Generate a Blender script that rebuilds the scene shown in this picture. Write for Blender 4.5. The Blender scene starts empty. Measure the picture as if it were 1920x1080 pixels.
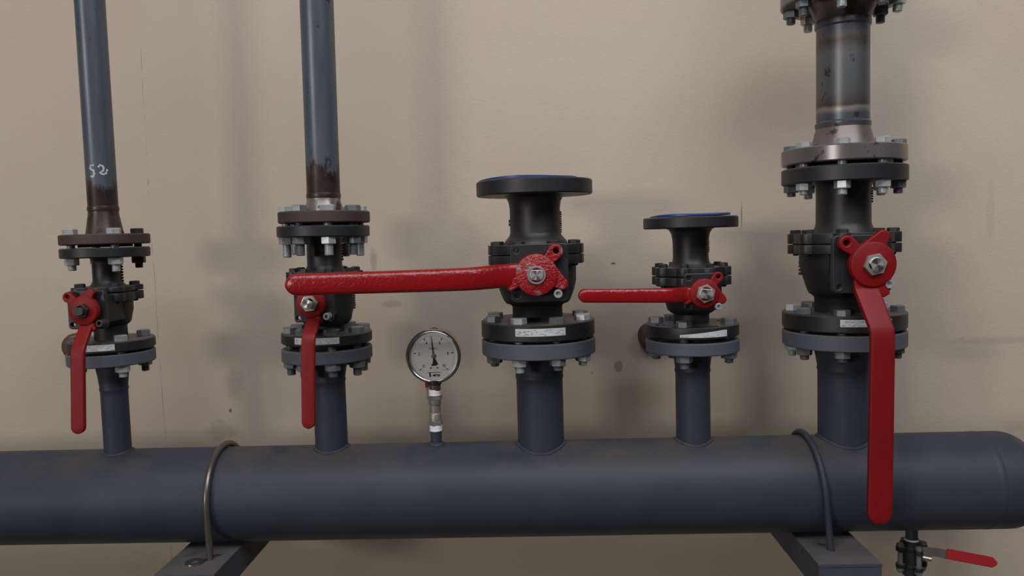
import bpy, bmesh, math, random
from mathutils import Vector, Matrix, noise as mnoise

random.seed(11)
PI = math.pi
S = bpy.context.scene
C = S.collection

# ------------------------------------------------------------------ camera, world, lights, exposure
cam_d = bpy.data.cameras.new('camera')
cam_d.sensor_width = 36.0
cam_d.lens = 27.0
cam_d.clip_start = 0.05
cam = bpy.data.objects.new('camera', cam_d)
C.objects.link(cam)
cam.matrix_world = Matrix(((0.9990881, 0.0269754, 0.0330948, 0.0),
                           (0.0311598, 0.0692440, -0.9971130, -1.365),
                           (-0.0291891, 0.9972350, 0.0683403, 1.45),
                           (0, 0, 0, 1)))
S.camera = cam

S.view_settings.view_transform = 'Standard'
S.view_settings.look = 'None'
S.view_settings.gamma = 1.0
S.view_settings.use_curve_mapping = False
S.view_settings.exposure = -0.07

world = bpy.data.worlds.new('world')
S.world = world
world.use_nodes = True
bg = world.node_tree.nodes['Background']
bg.inputs[0].default_value = (0.86, 0.93, 1.0, 1)
bg.inputs[1].default_value = 0.05


def area(name, loc, target, sx, sy, power, color):
    d = bpy.data.lights.new(name, 'AREA')
    d.shape = 'RECTANGLE'
    d.size, d.size_y, d.energy, d.color = sx, sy, power, color
    o = bpy.data.objects.new(name, d)
    C.objects.link(o)
    o.location = loc
    o.rotation_euler = (Vector(target) - Vector(loc)).to_track_quat('-Z', 'Y').to_euler()
    return o


# daylight of the hall: a far window on the left, and a high window band behind the camera
area('side_window_light', (-6.0, -8.0, 2.4), (0, 0, 1.4), 1.9, 1.3, 205, (1.0, 0.94, 0.86))
area('high_window_light', (0.45, -2.2, 3.6), (0.4, 0.25, 1.75), 4.4, 1.3, 104, (0.96, 0.97, 1.0))


# ------------------------------------------------------------------ materials
def srgb(r, g, b):
    f = lambda c: (c / 255 / 12.92) if c / 255 <= 0.04045 else ((c / 255 + 0.055) / 1.055) ** 2.4
    return (f(r), f(g), f(b), 1.0)


class NT:
    """small helper around one material's node tree"""
    def __init__(self, name):
        self.m = bpy.data.materials.new(name)
        self.m.use_nodes = True
        self.t = self.m.node_tree
        self.b = self.t.nodes['Principled BSDF']

    def n(self, kind, **kw):
        nd = self.t.nodes.new(kind)
        for k, v in kw.items():
            if k.startswith('i_'):
                key = k[2:]
                nd.inputs[int(key) if key.isdigit() else key.replace('_', ' ')].default_value = v
            else:
                setattr(nd, k, v)
        return nd

    def l(self, a, b):
        self.t.links.new(a, b)

    def coords(self):
        if not hasattr(self, '_c'):
            self._c = self.n('ShaderNodeTexCoord').outputs['Object']
        return self._c

    def noise(self, scale, detail=4, rough=0.55, vec=None, scl=None):
        nd = self.n('ShaderNodeTexNoise')
        nd.inputs['Scale'].default_value = scale
        nd.inputs['Detail'].default_value = detail
        nd.inputs['Roughness'].default_value = rough
        v = vec or self.coords()
        if scl:
            mp = self.n('ShaderNodeMapping')
            mp.inputs['Scale'].default_value = scl
            self.l(v, mp.inputs[0])
            v = mp.outputs[0]
        self.l(v, nd.inputs['Vector'])
        return nd.outputs[0]

    def ramp(self, fac, stops, interp='LINEAR'):
        r = self.n('ShaderNodeValToRGB')
        r.color_ramp.interpolation = interp
        e = r.color_ramp.elements
        while len(e) < len(stops):
            e.new(0.5)
        for el, (p, c) in zip(e, stops):
            el.position = p
            el.color = c if len(c) == 4 else (*c, 1)
        self.l(fac, r.inputs[0])
        return r.outputs[0]

    def step(self, fac, lo, hi):
        r = self.n('ShaderNodeMapRange')
        r.interpolation_type = 'SMOOTHSTEP'
        r.inputs[1].default_value, r.inputs[2].default_value = lo, hi
        self.l(fac, r.inputs[0])
        return r.outputs[0]

    def math(self, op, a, b=None):
        nd = self.n('ShaderNodeMath', operation=op)
        for i, v in enumerate((a, b)):
            if v is None:
                continue
            if isinstance(v, (int, float)):
                nd.inputs[i].default_value = v
            else:
                self.l(v, nd.inputs[i])
        return nd.outputs[0]

    def mix(self, fac, a, b):
        nd = self.n('ShaderNodeMix', data_type='RGBA')
        for sock, v in ((nd.inputs[0], fac), (nd.inputs[6], a), (nd.inputs[7], b)):
            if isinstance(v, (int, float, tuple)):
                sock.default_value = v
            else:
                self.l(v, sock)
        return nd.outputs[2]

    def bump(self, height, strength, dist=0.001):
        nd = self.n('ShaderNodeBump')
        nd.inputs['Strength'].default_value = strength
        nd.inputs['Distance'].default_value = dist
        self.l(height, nd.inputs['Height'])
        self.l(nd.outputs[0], self.b.inputs['Normal'])

    def normal_z(self):
        g = self.n('ShaderNodeNewGeometry')
        s = self.n('ShaderNodeSeparateXYZ')
        self.l(g.outputs['Normal'], s.inputs[0])
        return s.outputs[2]

    def xyz(self):
        if not hasattr(self, '_x'):
            s = self.n('ShaderNodeSeparateXYZ')
            self.l(self.coords(), s.inputs[0])
            self._x = s.outputs
        return self._x

    def set(self, color=None, rough=0.5, metal=0.0, spec=None):
        if color is not None:
            if isinstance(color, tuple):
                self.b.inputs['Base Color'].default_value = color
            else:
                self.l(color, self.b.inputs['Base Color'])
        if isinstance(rough, (int, float)):
            self.b.inputs['Roughness'].default_value = rough
        else:
            self.l(rough, self.b.inputs['Roughness'])
        if isinstance(metal, (int, float)):
            self.b.inputs['Metallic'].default_value = metal
        else:
            self.l(metal, self.b.inputs['Metallic'])
        if spec is not None:
            self.b.inputs['Specular IOR Level'].default_value = spec
        return self.m


DUST = srgb(112, 102, 92)


def paint(name, col, rough, dust=0.6, var=0.12, bump=0.15, bscale=350, metal=0.0, dust_col=DUST, dust_scale=14, wear=None, spec=None, bdist=0.0006, dust_rng=(0.30, 0.68)):
    k = NT(name)
    dark = tuple(c * (1 - var * 1.6) for c in col[:3]) + (1,)
    lite = tuple(c * (1 + var) for c in col[:3]) + (1,)
    c = k.ramp(k.noise(9, 5), [(0.3, dark), (0.7, lite)])
    if wear:
        wcol, lo, hi, ws = wear
        c = k.mix(k.step(k.noise(ws, 6, 0.65), lo, hi), c, wcol)
    if dust > 0:
        up = k.step(k.normal_z(), 0.45, 1.0)
        dn = k.step(k.noise(dust_scale, 6, 0.6), *dust_rng)
        c = k.mix(k.math('MULTIPLY', k.math('MULTIPLY', up, dn), dust), c, dust_col)
    k.bump(k.noise(bscale, 3), bump, bdist)
    return k.set(c, rough, metal, spec)


M = {}
M['grey_paint'] = paint('grey_blue_paint', srgb(52, 56, 69), 0.54, dust=0.7, var=0.10, bump=0.25, bscale=240, dust_col=srgb(78, 72, 69), dust_scale=7, spec=0.34, dust_rng=(0.40, 0.58))
M['flange_grey'] = paint('grey_flange_paint', srgb(80, 84, 94), 0.55, dust=0.7, var=0.08, bump=0.25, bscale=240, spec=0.35)
M['black_paint'] = paint('black_valve_paint', srgb(33, 32, 36), 0.46, dust=0.6, var=0.16, bump=0.22, bscale=260,
                         wear=(srgb(84, 82, 84), 0.70, 0.78, 55))
M['black_cast'] = paint('black_cast_paint', srgb(27, 26, 29), 0.55, dust=0.5, var=0.2, bump=0.5, bscale=170)
M['dark_bolt'] = paint('black_bolt_paint', srgb(38, 37, 39), 0.5, dust=0.35, var=0.15)
M['red_paint'] = paint('red_handle_paint', srgb(124, 14, 18), 0.50, dust=0.0, var=0.14, bump=0.18, bscale=120, spec=0.28,
                       wear=(srgb(130, 78, 78), 0.71, 0.75, 42))
M['red_gloss'] = paint('red_gloss_lever_paint', srgb(140, 18, 24), 0.22, dust=0.0, var=0.10, bump=0.8, bscale=190, bdist=0.0011,
                       wear=(srgb(120, 70, 74), 0.76, 0.79, 30))
M['red_pebble'] = paint('red_worn_hub_paint', srgb(142, 20, 26), 0.20, dust=0.0, var=0.12, bump=1.0, bscale=230, bdist=0.0022,
                        wear=(srgb(118, 106, 108), 0.56, 0.60, 26))
M['zinc'] = paint('zinc_plated_steel', srgb(182, 188, 190), 0.34, dust=0.0, var=0.16, bump=0.1, metal=0.45)
M['grey_bolt'] = paint('dull_grey_bolt_steel', srgb(112, 116, 122), 0.40, dust=0.35, var=0.2, bump=0.1, metal=0.35)
M['stainless'] = paint('stainless_steel', srgb(196, 192, 188), 0.30, dust=0.0, var=0.08, bump=0.06, metal=0.7)
M['fitting'] = paint('cast_stainless_fitting', srgb(150, 145, 141), 0.42, dust=0.0, var=0.1, bump=0.3, bscale=500, metal=0.6)
M['lever_steel'] = paint('dull_lever_steel', srgb(92, 88, 86), 0.4, dust=0.0, var=0.1, bump=0.1, metal=0.3)
M['brass'] = paint('aged_brass', srgb(128, 104, 78), 0.4, dust=0.0, var=0.12, bump=0.1, metal=0.8)
M['tape'] = paint('white_thread_tape', srgb(226, 226, 232), 0.7, dust=0.0, var=0.05, bump=0.4, bscale=200)
M['sticker'] = paint('white_sticker', srgb(196, 196, 202), 0.6, dust=0.0, var=0.08, bump=0.05)
M['ink'] = paint('grey_print', srgb(138, 138, 144), 0.7, dust=0.0, var=0.1, bump=0.0)
M['rust'] = paint('dark_rust', srgb(62, 47, 44), 0.62, dust=0.3, var=0.25, bump=0.4, bscale=160,
                  wear=(srgb(112, 92, 84), 0.66, 0.74, 60))
M['rust_stub'] = paint('brown_rust', srgb(84, 56, 46), 0.75, dust=0.2, var=0.3, bump=0.5, bscale=140)
M['blue_cap'] = paint('blue_plastic', srgb(34, 62, 128), 0.4, dust=0.0, var=0.15, bump=0.2)
M['black_plastic'] = paint('black_plastic', srgb(20, 20, 22), 0.5, dust=0.0, var=0.1)
M['dial'] = paint('dial_white', srgb(246, 246, 252), 0.45, dust=0.0, var=0.005, bump=0.0)
M['gauge_steel'] = paint('polished_gauge_steel', srgb(196, 194, 194), 0.2, dust=0.0, var=0.05, bump=0.02, metal=1.0)
M['chalk'] = paint('white_chalk', srgb(196, 196, 198), 0.9, dust=0.0, var=0.2, bump=0.5)
M['gasket'] = paint('dark_gasket', srgb(28, 27, 28), 0.8, dust=0.0)
M['grip_red'] = paint('red_vinyl_grip', srgb(150, 24, 30), 0.45, dust=0.0, var=0.08, bump=0.15)

k = NT('turned_stem_steel')
tn = k.n('ShaderNodeTangent', direction_type='RADIAL', axis='Y')
k.l(tn.outputs[0], k.b.inputs['Tangent'])
k.b.inputs['Anisotropic'].default_value = 0.85
M['turned_steel'] = k.set(srgb(205, 202, 200), 0.34, 1.0)

# bluish mill-scale steel of the risers, rusted towards the welded end (object z = 0 at the weld)
def riser_material(name, rust_top, fade):
    k = NT(name)
    base = k.ramp(k.noise(16, 5, 0.6, scl=(1, 1, 0.25)), [(0.3, srgb(72, 79, 90)), (0.7, srgb(98, 106, 118))])
    spots = k.step(k.noise(30, 5, 0.65, scl=(1, 1, 0.55)), 0.655, 0.675)
    base = k.mix(spots, base, srgb(48, 46, 50))
    edge = k.math('ADD', k.xyz()[2], k.math('MULTIPLY', k.math('SUBTRACT', k.noise(34, 5, 0.7, scl=(1, 1, 0.35)), 0.5), fade))
    r = k.math('SUBTRACT', 1.0, k.step(edge, rust_top - 0.008, rust_top + 0.008))
    rustc = k.ramp(k.noise(45, 5), [(0.3, srgb(40, 32, 31)), (0.7, srgb(68, 53, 49))])
    c = k.mix(r, base, rustc)
    k.bump(k.noise(160, 4), 0.15, 0.0006)
    return k.set(c, 0.36, 0.25)

M['riser_a'] = riser_material('dark_riser_steel', 0.048, 0.10)
M['riser_b'] = riser_material('grey_riser_steel', 0.060, 0.16)

def heat_material(name):
    """bare steel of the wide spool with burnt bands beside its two welds (object z)"""
    k = NT(name)
    z = k.xyz()[2]
    z = k.math('ADD', z, k.math('MULTIPLY', k.math('SUBTRACT', k.noise(28, 4), 0.5), 0.014))
    n = k.n('ShaderNodeMapRange')
    n.inputs[1].default_value, n.inputs[2].default_value = 0.0, 0.255
    k.l(z, n.inputs[0])
    c = k.ramp(n.outputs[0], [(0.0, srgb(112, 106, 105)), (0.135, srgb(106, 94, 90)), (0.165, srgb(70, 76, 88)), (0.225, srgb(78, 82, 90)),
                              (0.262, srgb(136, 128, 120)), (0.285, srgb(74, 62, 58)), (0.36, srgb(84, 86, 88)), (0.62, srgb(92, 94, 97)),
                              (0.70, srgb(74, 62, 58)), (0.735, srgb(86, 82, 80)), (0.80, srgb(74, 80, 92)), (0.85, srgb(66, 56, 54)), (1.0, srgb(116, 104, 98))])
    spots = k.step(k.noise(42, 6, 0.65, scl=(1, 1, 0.7)), 0.60, 0.64)
    c = k.mix(spots, c, srgb(56, 46, 44))
    k.bump(k.noise(120, 4), 0.2, 0.0006)
    return k.set(c, 0.36, 0.40)

M['heat_steel'] = heat_material('heat_tinted_steel')
M['bracket_grey'] = paint('dusty_bracket_paint', srgb(62, 65, 74), 0.6, dust=0.9, var=0.12, bump=0.3, bscale=200, dust_col=srgb(96, 92, 90), dust_scale=9, spec=0.35, wear=(srgb(46, 44, 45), 0.62, 0.70, 45))
M['bare_flange'] = paint('machined_flange_steel', srgb(114, 109, 109), 0.28, dust=0.2, var=0.12, bump=0.08, metal=0.45,
                         wear=(srgb(70, 54, 50), 0.60, 0.66, 36))
M['bright_neck'] = paint('scraped_bright_neck', srgb(150, 142, 140), 0.28, dust=0.0, var=0.3, bump=0.2, metal=0.6,
                         wear=(srgb(66, 52, 48), 0.50, 0.58, 30))
M['rusty_neck'] = paint('scraped_rusty_neck', srgb(80, 66, 61), 0.34, dust=0.0, var=0.3, bump=0.2, metal=0.5,
                        wear=(srgb(56, 44, 42), 0.52, 0.62, 40))
M['weld'] = paint('weld_steel', srgb(82, 82, 88), 0.36, dust=0.0, var=0.25, bump=0.7, bscale=130, metal=0.5)

# glass and liquid of the gauge
k = NT('gauge_glass')
k.t.nodes.remove(k.b)
tr = k.n('ShaderNodeBsdfTransparent'); gl = k.n('ShaderNodeBsdfGlossy'); fr = k.n('ShaderNodeFresnel'); mx = k.n('ShaderNodeMixShader')
gl.inputs['Roughness'].default_value = 0.03
fr.inputs[0].default_value = 1.45
k.l(fr.outputs[0], mx.inputs[0]); k.l(tr.outputs[0], mx.inputs[1]); k.l(gl.outputs[0], mx.inputs[2])
k.l(mx.outputs[0], k.t.nodes['Material Output'].inputs[0])
M['glass'] = k.m
k = NT('glycerine_filling')
k.t.nodes.remove(k.b)
tr = k.n('ShaderNodeBsdfTransparent')
tr.inputs[0].default_value = (0.960, 0.952, 0.945, 1)
k.l(tr.outputs[0], k.t.nodes['Material Output'].inputs[0])
M['liquid'] = k.m

# plastered wall
k = NT('beige_plaster')
co = k.coords()
base = k.ramp(k.noise(1.6, 4, 0.5), [(0.32, srgb(182, 167, 152)), (0.68, srgb(190, 176, 162))])
st = k.step(k.noise(3.2, 7, 0.62, scl=(1, 1, 1.6)), 0.58, 0.78)
lowz = k.math('SUBTRACT', 1.0, k.step(k.xyz()[2], 0.95, 1.35))           # grubby zone along the pipe run
c = k.mix(k.math('MULTIPLY', k.math('MULTIPLY', st, lowz), 0.45), base, srgb(136, 118, 96))
c = k.mix(k.math('MULTIPLY', k.step(k.noise(7, 6, 0.7), 0.62, 0.8), 0.22), c, srgb(150, 138, 124))
# tiny dark pits
vo = k.n('ShaderNodeTexVoronoi'); vo.inputs['Scale'].default_value = 9.0
k.l(co, vo.inputs['Vector'])
pit = k.math('MULTIPLY', k.math('SUBTRACT', 1.0, k.step(vo.outputs['Distance'], 0.018, 0.026)), k.step(k.noise(3, 2), 0.50, 0.56))
c = k.mix(k.math('MULTIPLY', pit, 0.75), c, srgb(60, 54, 50))
wob = k.noise(14, 5, 0.7)

def blob(x, z, rx, rz, soft, rough):
    dx = k.math('MULTIPLY', k.math('SUBTRACT', k.xyz()[0], x), 1 / rx)
    dz = k.math('MULTIPLY', k.math('SUBTRACT', k.xyz()[2], z), 1 / rz)
    d = k.math('ADD', k.math('SQRT', k.math('ADD', k.math('MULTIPLY', dx, dx), k.math('MULTIPLY', dz, dz))),
               k.math('MULTIPLY', k.math('SUBTRACT', k.noise(60, 5, 0.75), 0.5), rough))
    return k.math('SUBTRACT', 1.0, k.step(d, 1 - soft, 1 + soft))

WALL_Y = 0.25
WALL_MARKS = []   # x, z, rx, rz, soft, rough, strength, colour
GREY, BROWN, DARK = srgb(112, 108, 106), srgb(132, 114, 92), srgb(70, 64, 60)
for mk in [(0.1672, 1.168, 0.0085, 0.0125, 0.12, 1.3, 0.75, srgb(122, 120, 124)), (0.200, 1.106, 0.06, 0.03, 0.7, 0.8, 0.4, srgb(140, 118, 84)),
           (-0.345, 1.408, 0.007, 0.022, 0.5, 2.2, 0.4, GREY), (-0.412, 1.44, 0.05, 0.012, 0.6, 2.0, 0.2, BROWN),
           (-0.309, 1.312, 0.018, 0.008, 0.5, 1.2, 0.35, GREY), (-0.656, 1.148, 0.02, 0.03, 0.6, 2.2, 0.3, GREY),
           (-0.669, 1.0906, 0.003, 0.004, 0.3, 0.4, 0.8, DARK), (-0.690, 1.045, 0.03, 0.022, 0.6, 2.6, 0.28, DARK),
           (0.945, 1.203, 0.09, 0.007, 0.6, 1.8, 0.22, GREY), (0.935, 1.47, 0.008, 0.06, 0.6, 2.0, 0.12, GREY), (0.90, 1.18, 0.05, 0.02, 0.8, 2.0, 0.22, GREY),
           (0.4275, 1.478, 0.0012, 0.022, 0.5, 1.4, 0.7, DARK), (0.160, 1.385, 0.005, 0.002, 0.3, 0.6, 0.9, DARK)]:
    c = k.mix(k.math('MULTIPLY', blob(*mk[:6]), mk[6]), c, mk[7])
# hairline joint that runs down the plaster
hx = k.math('ADD', k.math('SUBTRACT', k.xyz()[0], -0.8175), k.math('MULTIPLY', k.math('SUBTRACT', k.noise(3, 3), 0.5), 0.012))
hl = k.math('MULTIPLY', k.math('SUBTRACT', 1.0, k.step(k.math('ABSOLUTE', hx), 0.0002, 0.0011)), k.step(k.noise(22, 5, 0.7), 0.44, 0.58))
c = k.mix(k.math('MULTIPLY', hl, 0.55), c, srgb(82, 74, 68))
k.bump(k.math('ADD', k.noise(230, 4, 0.6), k.math('MULTIPLY', k.noise(14, 3), 0.9)), 0.55, 0.0012)
M['wall'] = k.set(c, 0.62, 0.0, 0.35)
M['floor'] = paint('concrete_floor', srgb(78, 75, 72), 0.7, dust=0.0, var=0.12)
M['ceiling'] = paint('ceiling_plaster', srgb(176, 172, 164), 0.8, dust=0.0, var=0.05)


# ------------------------------------------------------------------ mesh helpers
def link(name, me, mat, parent=None, loc=(0, 0, 0), rot=(0, 0, 0), smooth=True, sharp=32):
    o = bpy.data.objects.new(name, me)
    C.objects.link(o)
    if mat is not None and not me.materials:
        me.materials.append(mat)
    if smooth:
        me.polygons.foreach_set('use_smooth', [True] * len(me.polygons))
        me.set_sharp_from_angle(angle=math.radians(sharp))
    o.parent = parent
    o.location = loc
    o.rotation_euler = rot
    return o


def from_bm(bm, name):
    bmesh.ops.recalc_face_normals(bm, faces=bm.faces)
    me = bpy.data.meshes.new(name)
    bm.to_mesh(me)
    bm.free()
    return me


def lathe_bm(bm, prof, seg=48, mat4=None):
    """revolve (r, z) profile about z; r = 0 ends close the solid"""
    rings = []
    for r, z in prof:
        if r <= 1e-7:
            rings.append([bm.verts.new((0, 0, z))])
        else:
            rings.append([bm.verts.new((r * math.cos(2 * PI * i / seg), r * math.sin(2 * PI * i / seg), z)) for i in range(seg)])
    for a, b in zip(rings, rings[1:]):
        if len(a) == 1 and len(b) == 1:
            continue
        for i in range(seg):
            j = (i + 1) % seg
            if len(a) == 1:
                bm.faces.new((a[0], b[i], b[j]))
            elif len(b) == 1:
                bm.faces.new((a[i], a[j], b[0]))
            else:
                bm.faces.new((a[i], a[j], b[j], b[i]))
    if mat4 is not None:
        bmesh.ops.transform(bm, matrix=mat4, verts=[v for ring in rings for v in ring])


def lathe(name, prof, mat, parent=None, seg=48, loc=(0, 0, 0), rot=(0, 0, 0), mat4=None, sharp=32):
    bm = bmesh.new()
    lathe_bm(bm, prof, seg, mat4)
    return link(name, from_bm(bm, name), mat, parent, loc, rot, sharp=sharp)


def disc_prof(R, z0, z1, c=0.0015):
    return [(0, z0), (R - c, z0), (R, z0 + c), (R, z1 - c), (R - c, z1), (0, z1)]


def hex_prof_mesh(bm, af, z0, z1, ch=0.0012, top=True, bottom=False, phase=0.0):
    """hexagonal prism across flats af with chamfered ends"""
    rc = af / math.sqrt(3)
    lv = []
    if bottom:
        lv += [(rc - ch * 1.3, z0), (rc, z0 + ch)]
    else:
        lv += [(rc, z0)]
    if top:
        lv += [(rc, z1 - ch), (rc - ch * 1.3, z1)]
    else:
        lv += [(rc, z1)]
    rings = [[bm.verts.new((r * math.cos(PI / 3 * i + phase), r * math.sin(PI / 3 * i + phase), z)) for i in range(6)] for r, z in lv]
    for a, b in zip(rings, rings[1:]):
        for i in range(6):
            bm.faces.new((a[i], a[(i + 1) % 6], b[(i + 1) % 6], b[i]))
    bm.faces.new(rings[0][::-1])
    bm.faces.new(rings[-1])


def thread_prof(r, z_top, z_tip, pitch=0.0022):
    """profile of a threaded shank from z_top down to z_tip"""
    p = [(0, z_top), (r, z_top)]
    z = z_top
    while z - pitch > z_tip + 0.0012:
        p += [(r, z - pitch * 0.15), (r * 0.86, z - pitch * 0.5), (r, z - pitch * 0.85)]
        z -= pitch
    p += [(r * 0.95, z_tip + 0.001), (r * 0.75, z_tip), (0, z_tip)]
    return p


def plate_mesh(name, outlines, depth, bevel):
    """2D outlines in local xz (even-odd filled, so inner ones are holes) made depth thick along y, centred on y = 0"""
    cu = bpy.data.curves.new(name, 'CURVE')
    cu.dimensions = '2D'
    cu.fill_mode = 'BOTH'
    cu.extrude = max(depth / 2 - bevel, 0.0001)
    cu.bevel_depth = bevel
    cu.bevel_resolution = 2
    for pts in outlines:
        sp = cu.splines.new('POLY')
        sp.points.add(len(pts) - 1)
        for q, (x, z) in zip(sp.points, pts):
            q.co = (x, z, 0, 1)
        sp.use_cyclic_u = True
    o = bpy.data.objects.new(name, cu)
    C.objects.link(o)
    dg = bpy.context.evaluated_depsgraph_get()
    me = bpy.data.meshes.new_from_object(o.evaluated_get(dg))
    bpy.data.objects.remove(o)
    bpy.data.curves.remove(cu)
    me.transform(Matrix.Rotation(PI / 2, 4, 'X'))     # xy -> xz, z -> -y
    me.materials.clear()
    me.name = name
    return me


def circle(cx, cz, r, n=24):
    return [(cx + r * math.cos(2 * PI * i / n), cz + r * math.sin(2 * PI * i / n)) for i in range(n)]


def rrect(x0, z0, x1, z1, r, n=5):
    out = []
    for cx, cz, a in ((x1 - r, z1 - r, 0), (x0 + r, z1 - r, 90), (x0 + r, z0 + r, 180), (x1 - r, z0 + r, 270)):
        for i in range(n + 1):
            t = math.radians(a + 90 * i / n)
            out.append((cx + r * math.cos(t), cz + r * math.sin(t)))
    return out


def tube_bm(bm, pts, r, seg=10, closed=False):
    rings = []
    n = len(pts)
    pts = [Vector(p) for p in pts]
    ref = None
    for i, p in enumerate(pts):
        if closed:
            t = (pts[(i + 1) % n] - pts[i - 1]).normalized()
        else:
            t = (pts[min(i + 1, n - 1)] - pts[max(i - 1, 0)]).normalized()
        if ref is None:
            ref = t.orthogonal().normalized()
        ref = (ref - t * ref.dot(t)).normalized()
        b = t.cross(ref)
        rr = r[i] if isinstance(r, (list, tuple)) else r
        rings.append([bm.verts.new(p + (ref * math.cos(2 * PI * k / seg) + b * math.sin(2 * PI * k / seg)) * rr) for k in range(seg)])
    m = n if closed else n - 1
    for i in range(m):
        a, b = rings[i], rings[(i + 1) % n]
        if closed and i == n - 1:      # match the twist of the closing ring
            k0 = min(range(seg), key=lambda q: (a[0].co - b[q].co).length)
            b = b[k0:] + b[:k0]
        for q in range(seg):
            bm.faces.new((a[q], a[(q + 1) % seg], b[(q + 1) % seg], b[q]))
    if not closed:
        bm.faces.new(rings[0][::-1])
        bm.faces.new(rings[-1])


def box_bm(bm, x0, x1, y0, y1, z0, z1, mat4=None):
    vs = [bm.verts.new((x, y, z)) for x in (x0, x1) for y in (y0, y1) for z in (z0, z1)]
    for f in ((0, 1, 3, 2), (4, 6, 7, 5), (0, 4, 5, 1), (2, 3, 7, 6), (0, 2, 6, 4), (1, 5, 7, 3)):
        bm.faces.new([vs[i] for i in f])
    if mat4 is not None:
        bmesh.ops.transform(bm, matrix=mat4, verts=vs)


def blade_bm(bm, path, round_end=True, n=28, power=3.2, sub=10, soft=1):
    """lever: path of (x, y, z, width, thickness); width along x, thickness across the path in yz; superellipse section, rounded tip"""
    P = []
    for a, b in zip(path, path[1:]):
        for i in range(sub):
            t = i / sub
            P.append([a[q] + (b[q] - a[q]) * t for q in range(5)])
    P.append(list(path[-1]))
    # soften the corners of the path a little
    for _ in range(soft):
        Q = [P[0]] + [[0.25 * P[i - 1][q] + 0.5 * P[i][q] + 0.25 * P[i + 1][q] for q in range(5)] for i in range(1, len(P) - 1)] + [P[-1]]
        P = Q
    if round_end:
        tip = Vector(P[-1][:3])
        d = (tip - Vector(P[-2][:3])).normalized()
        w, th = P[-1][3], P[-1][4]
        base = [p for p in P if (Vector(p[:3]) - tip).length > w / 2]
        start = tip - d * (w / 2)
        for i in range(0, 8):
            a = PI / 2 * i / 7.15
            c = start + d * (w / 2) * math.sin(a)
            base.append([c.x, c.y, c.z, max(w * math.cos(a), 0.0008), th * (0.35 + 0.65 * math.cos(a) ** 0.5)])
        P = base
    rings = []
    for i, p in enumerate(P):
        t = (Vector(P[min(i + 1, len(P) - 1)][:3]) - Vector(P[max(i - 1, 0)][:3]))
        t.x = 0
        t.normalize()
        nrm = Vector((0, t.z, -t.y))
        ring = []
        for q in range(n):
            a = 2 * PI * q / n
            ca, sa = math.cos(a), math.sin(a)
            ex = math.copysign(abs(ca) ** (2 / power), ca) * p[3] / 2
            ey = math.copysign(abs(sa) ** (2 / power), sa) * p[4] / 2
            ring.append(bm.verts.new(Vector(p[:3]) + Vector((ex, 0, 0)) + nrm * ey))
        rings.append(ring)
    for a, b in zip(rings, rings[1:]):
        for q in range(n):
            bm.faces.new((a[q], a[(q + 1) % n], b[(q + 1) % n], b[q]))
    bm.faces.new(rings[0][::-1])
    bm.faces.new(rings[-1])


def cyl_patch_bm(bm, R, a0, a1, z0f, z1f, n=16):
    """curved rectangle on a cylinder about z; angle 0 faces the camera side (-y), positive towards +x"""
    prev = None
    for i in range(n + 1):
        t = i / n
        a = math.radians(a0 + (a1 - a0) * t)
        x, y = R * math.sin(a), -R * math.cos(a)
        z0 = z0f(t) if callable(z0f) else z0f
        z1 = z1f(t) if callable(z1f) else z1f
        cur = (bm.verts.new((x, y, z0)), bm.verts.new((x, y, z1)))
        if prev:
            bm.faces.new((prev[0], cur[0], cur[1], prev[1]))
        prev = cur


def thing(name, label, cat, loc=(0, 0, 0), rot=(0, 0, 0), group=None):
    o = bpy.data.objects.new(name, None)
    o.empty_display_size = 0.05
    C.objects.link(o)
    o.location, o.rotation_euler = loc, rot
    return tag(o, label, cat, group)


def tag(o, label, cat, group=None):
    o['label'], o['category'] = label, cat
    if group:
        o['group'] = group
    return o


def structure(o):
    o['kind'] = 'structure'
    return o


_cache = {}


def shared(key, make):
    if key not in _cache:
        _cache[key] = make()
    return _cache[key]


# ------------------------------------------------------------------ the room
def slab(name, x0, x1, y0, y1, z0, z1, mat):
    bm = bmesh.new()
    box_bm(bm, x0, x1, y0, y1, z0, z1)
    return structure(link(name, from_bm(bm, name), mat, smooth=False))

slab('wall_back', -7, 7, WALL_Y, WALL_Y + 0.2, 0, 4.2, M['wall'])
slab('floor', -7, 7, -9, WALL_Y, -0.1, 0, M['floor'])
slab('ceiling', -7, 7, -9, WALL_Y, 4.2, 4.3, M['ceiling'])

# ------------------------------------------------------------------ header pipe with its branches
HZ, HR = 0.9925, 0.0845
hdr = thing('header_pipe', 'long grey-blue horizontal header pipe with five upright branches and a domed right end', 'pipe', (0, 0, HZ))
LX = Matrix.Rotation(PI / 2, 4, 'Y')        # lathe axis z -> +x
SEAM = 0.772
lathe('main_tube', [(0, -1.6), (HR, -1.6), (HR, -1.2), (HR, -0.8), (HR, -0.4), (HR, 0.0), (HR, 0.4), (HR, SEAM), (0, SEAM)], M['grey_paint'], hdr, 96, mat4=LX)
cap = [(0, SEAM - 0.002), (HR, SEAM - 0.002), (HR, SEAM + 0.04)]
for i in range(1, 13):
    a = PI / 2 * i / 12
    cap.append((HR * math.cos(a) ** 0.8 if i < 12 else 0, SEAM + 0.04 + 0.055 * math.sin(a)))
lathe('end_cap', cap, M['grey_paint'], hdr, 96, mat4=LX, sharp=60)
lathe('weld_seam', [(HR - 0.002, SEAM - 0.010), (HR + 0.0001, SEAM - 0.006), (HR + 0.0004, SEAM), (HR + 0.0001, SEAM + 0.006), (HR - 0.002, SEAM + 0.010)], M['grey_paint'], hdr, 96, mat4=LX)

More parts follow.
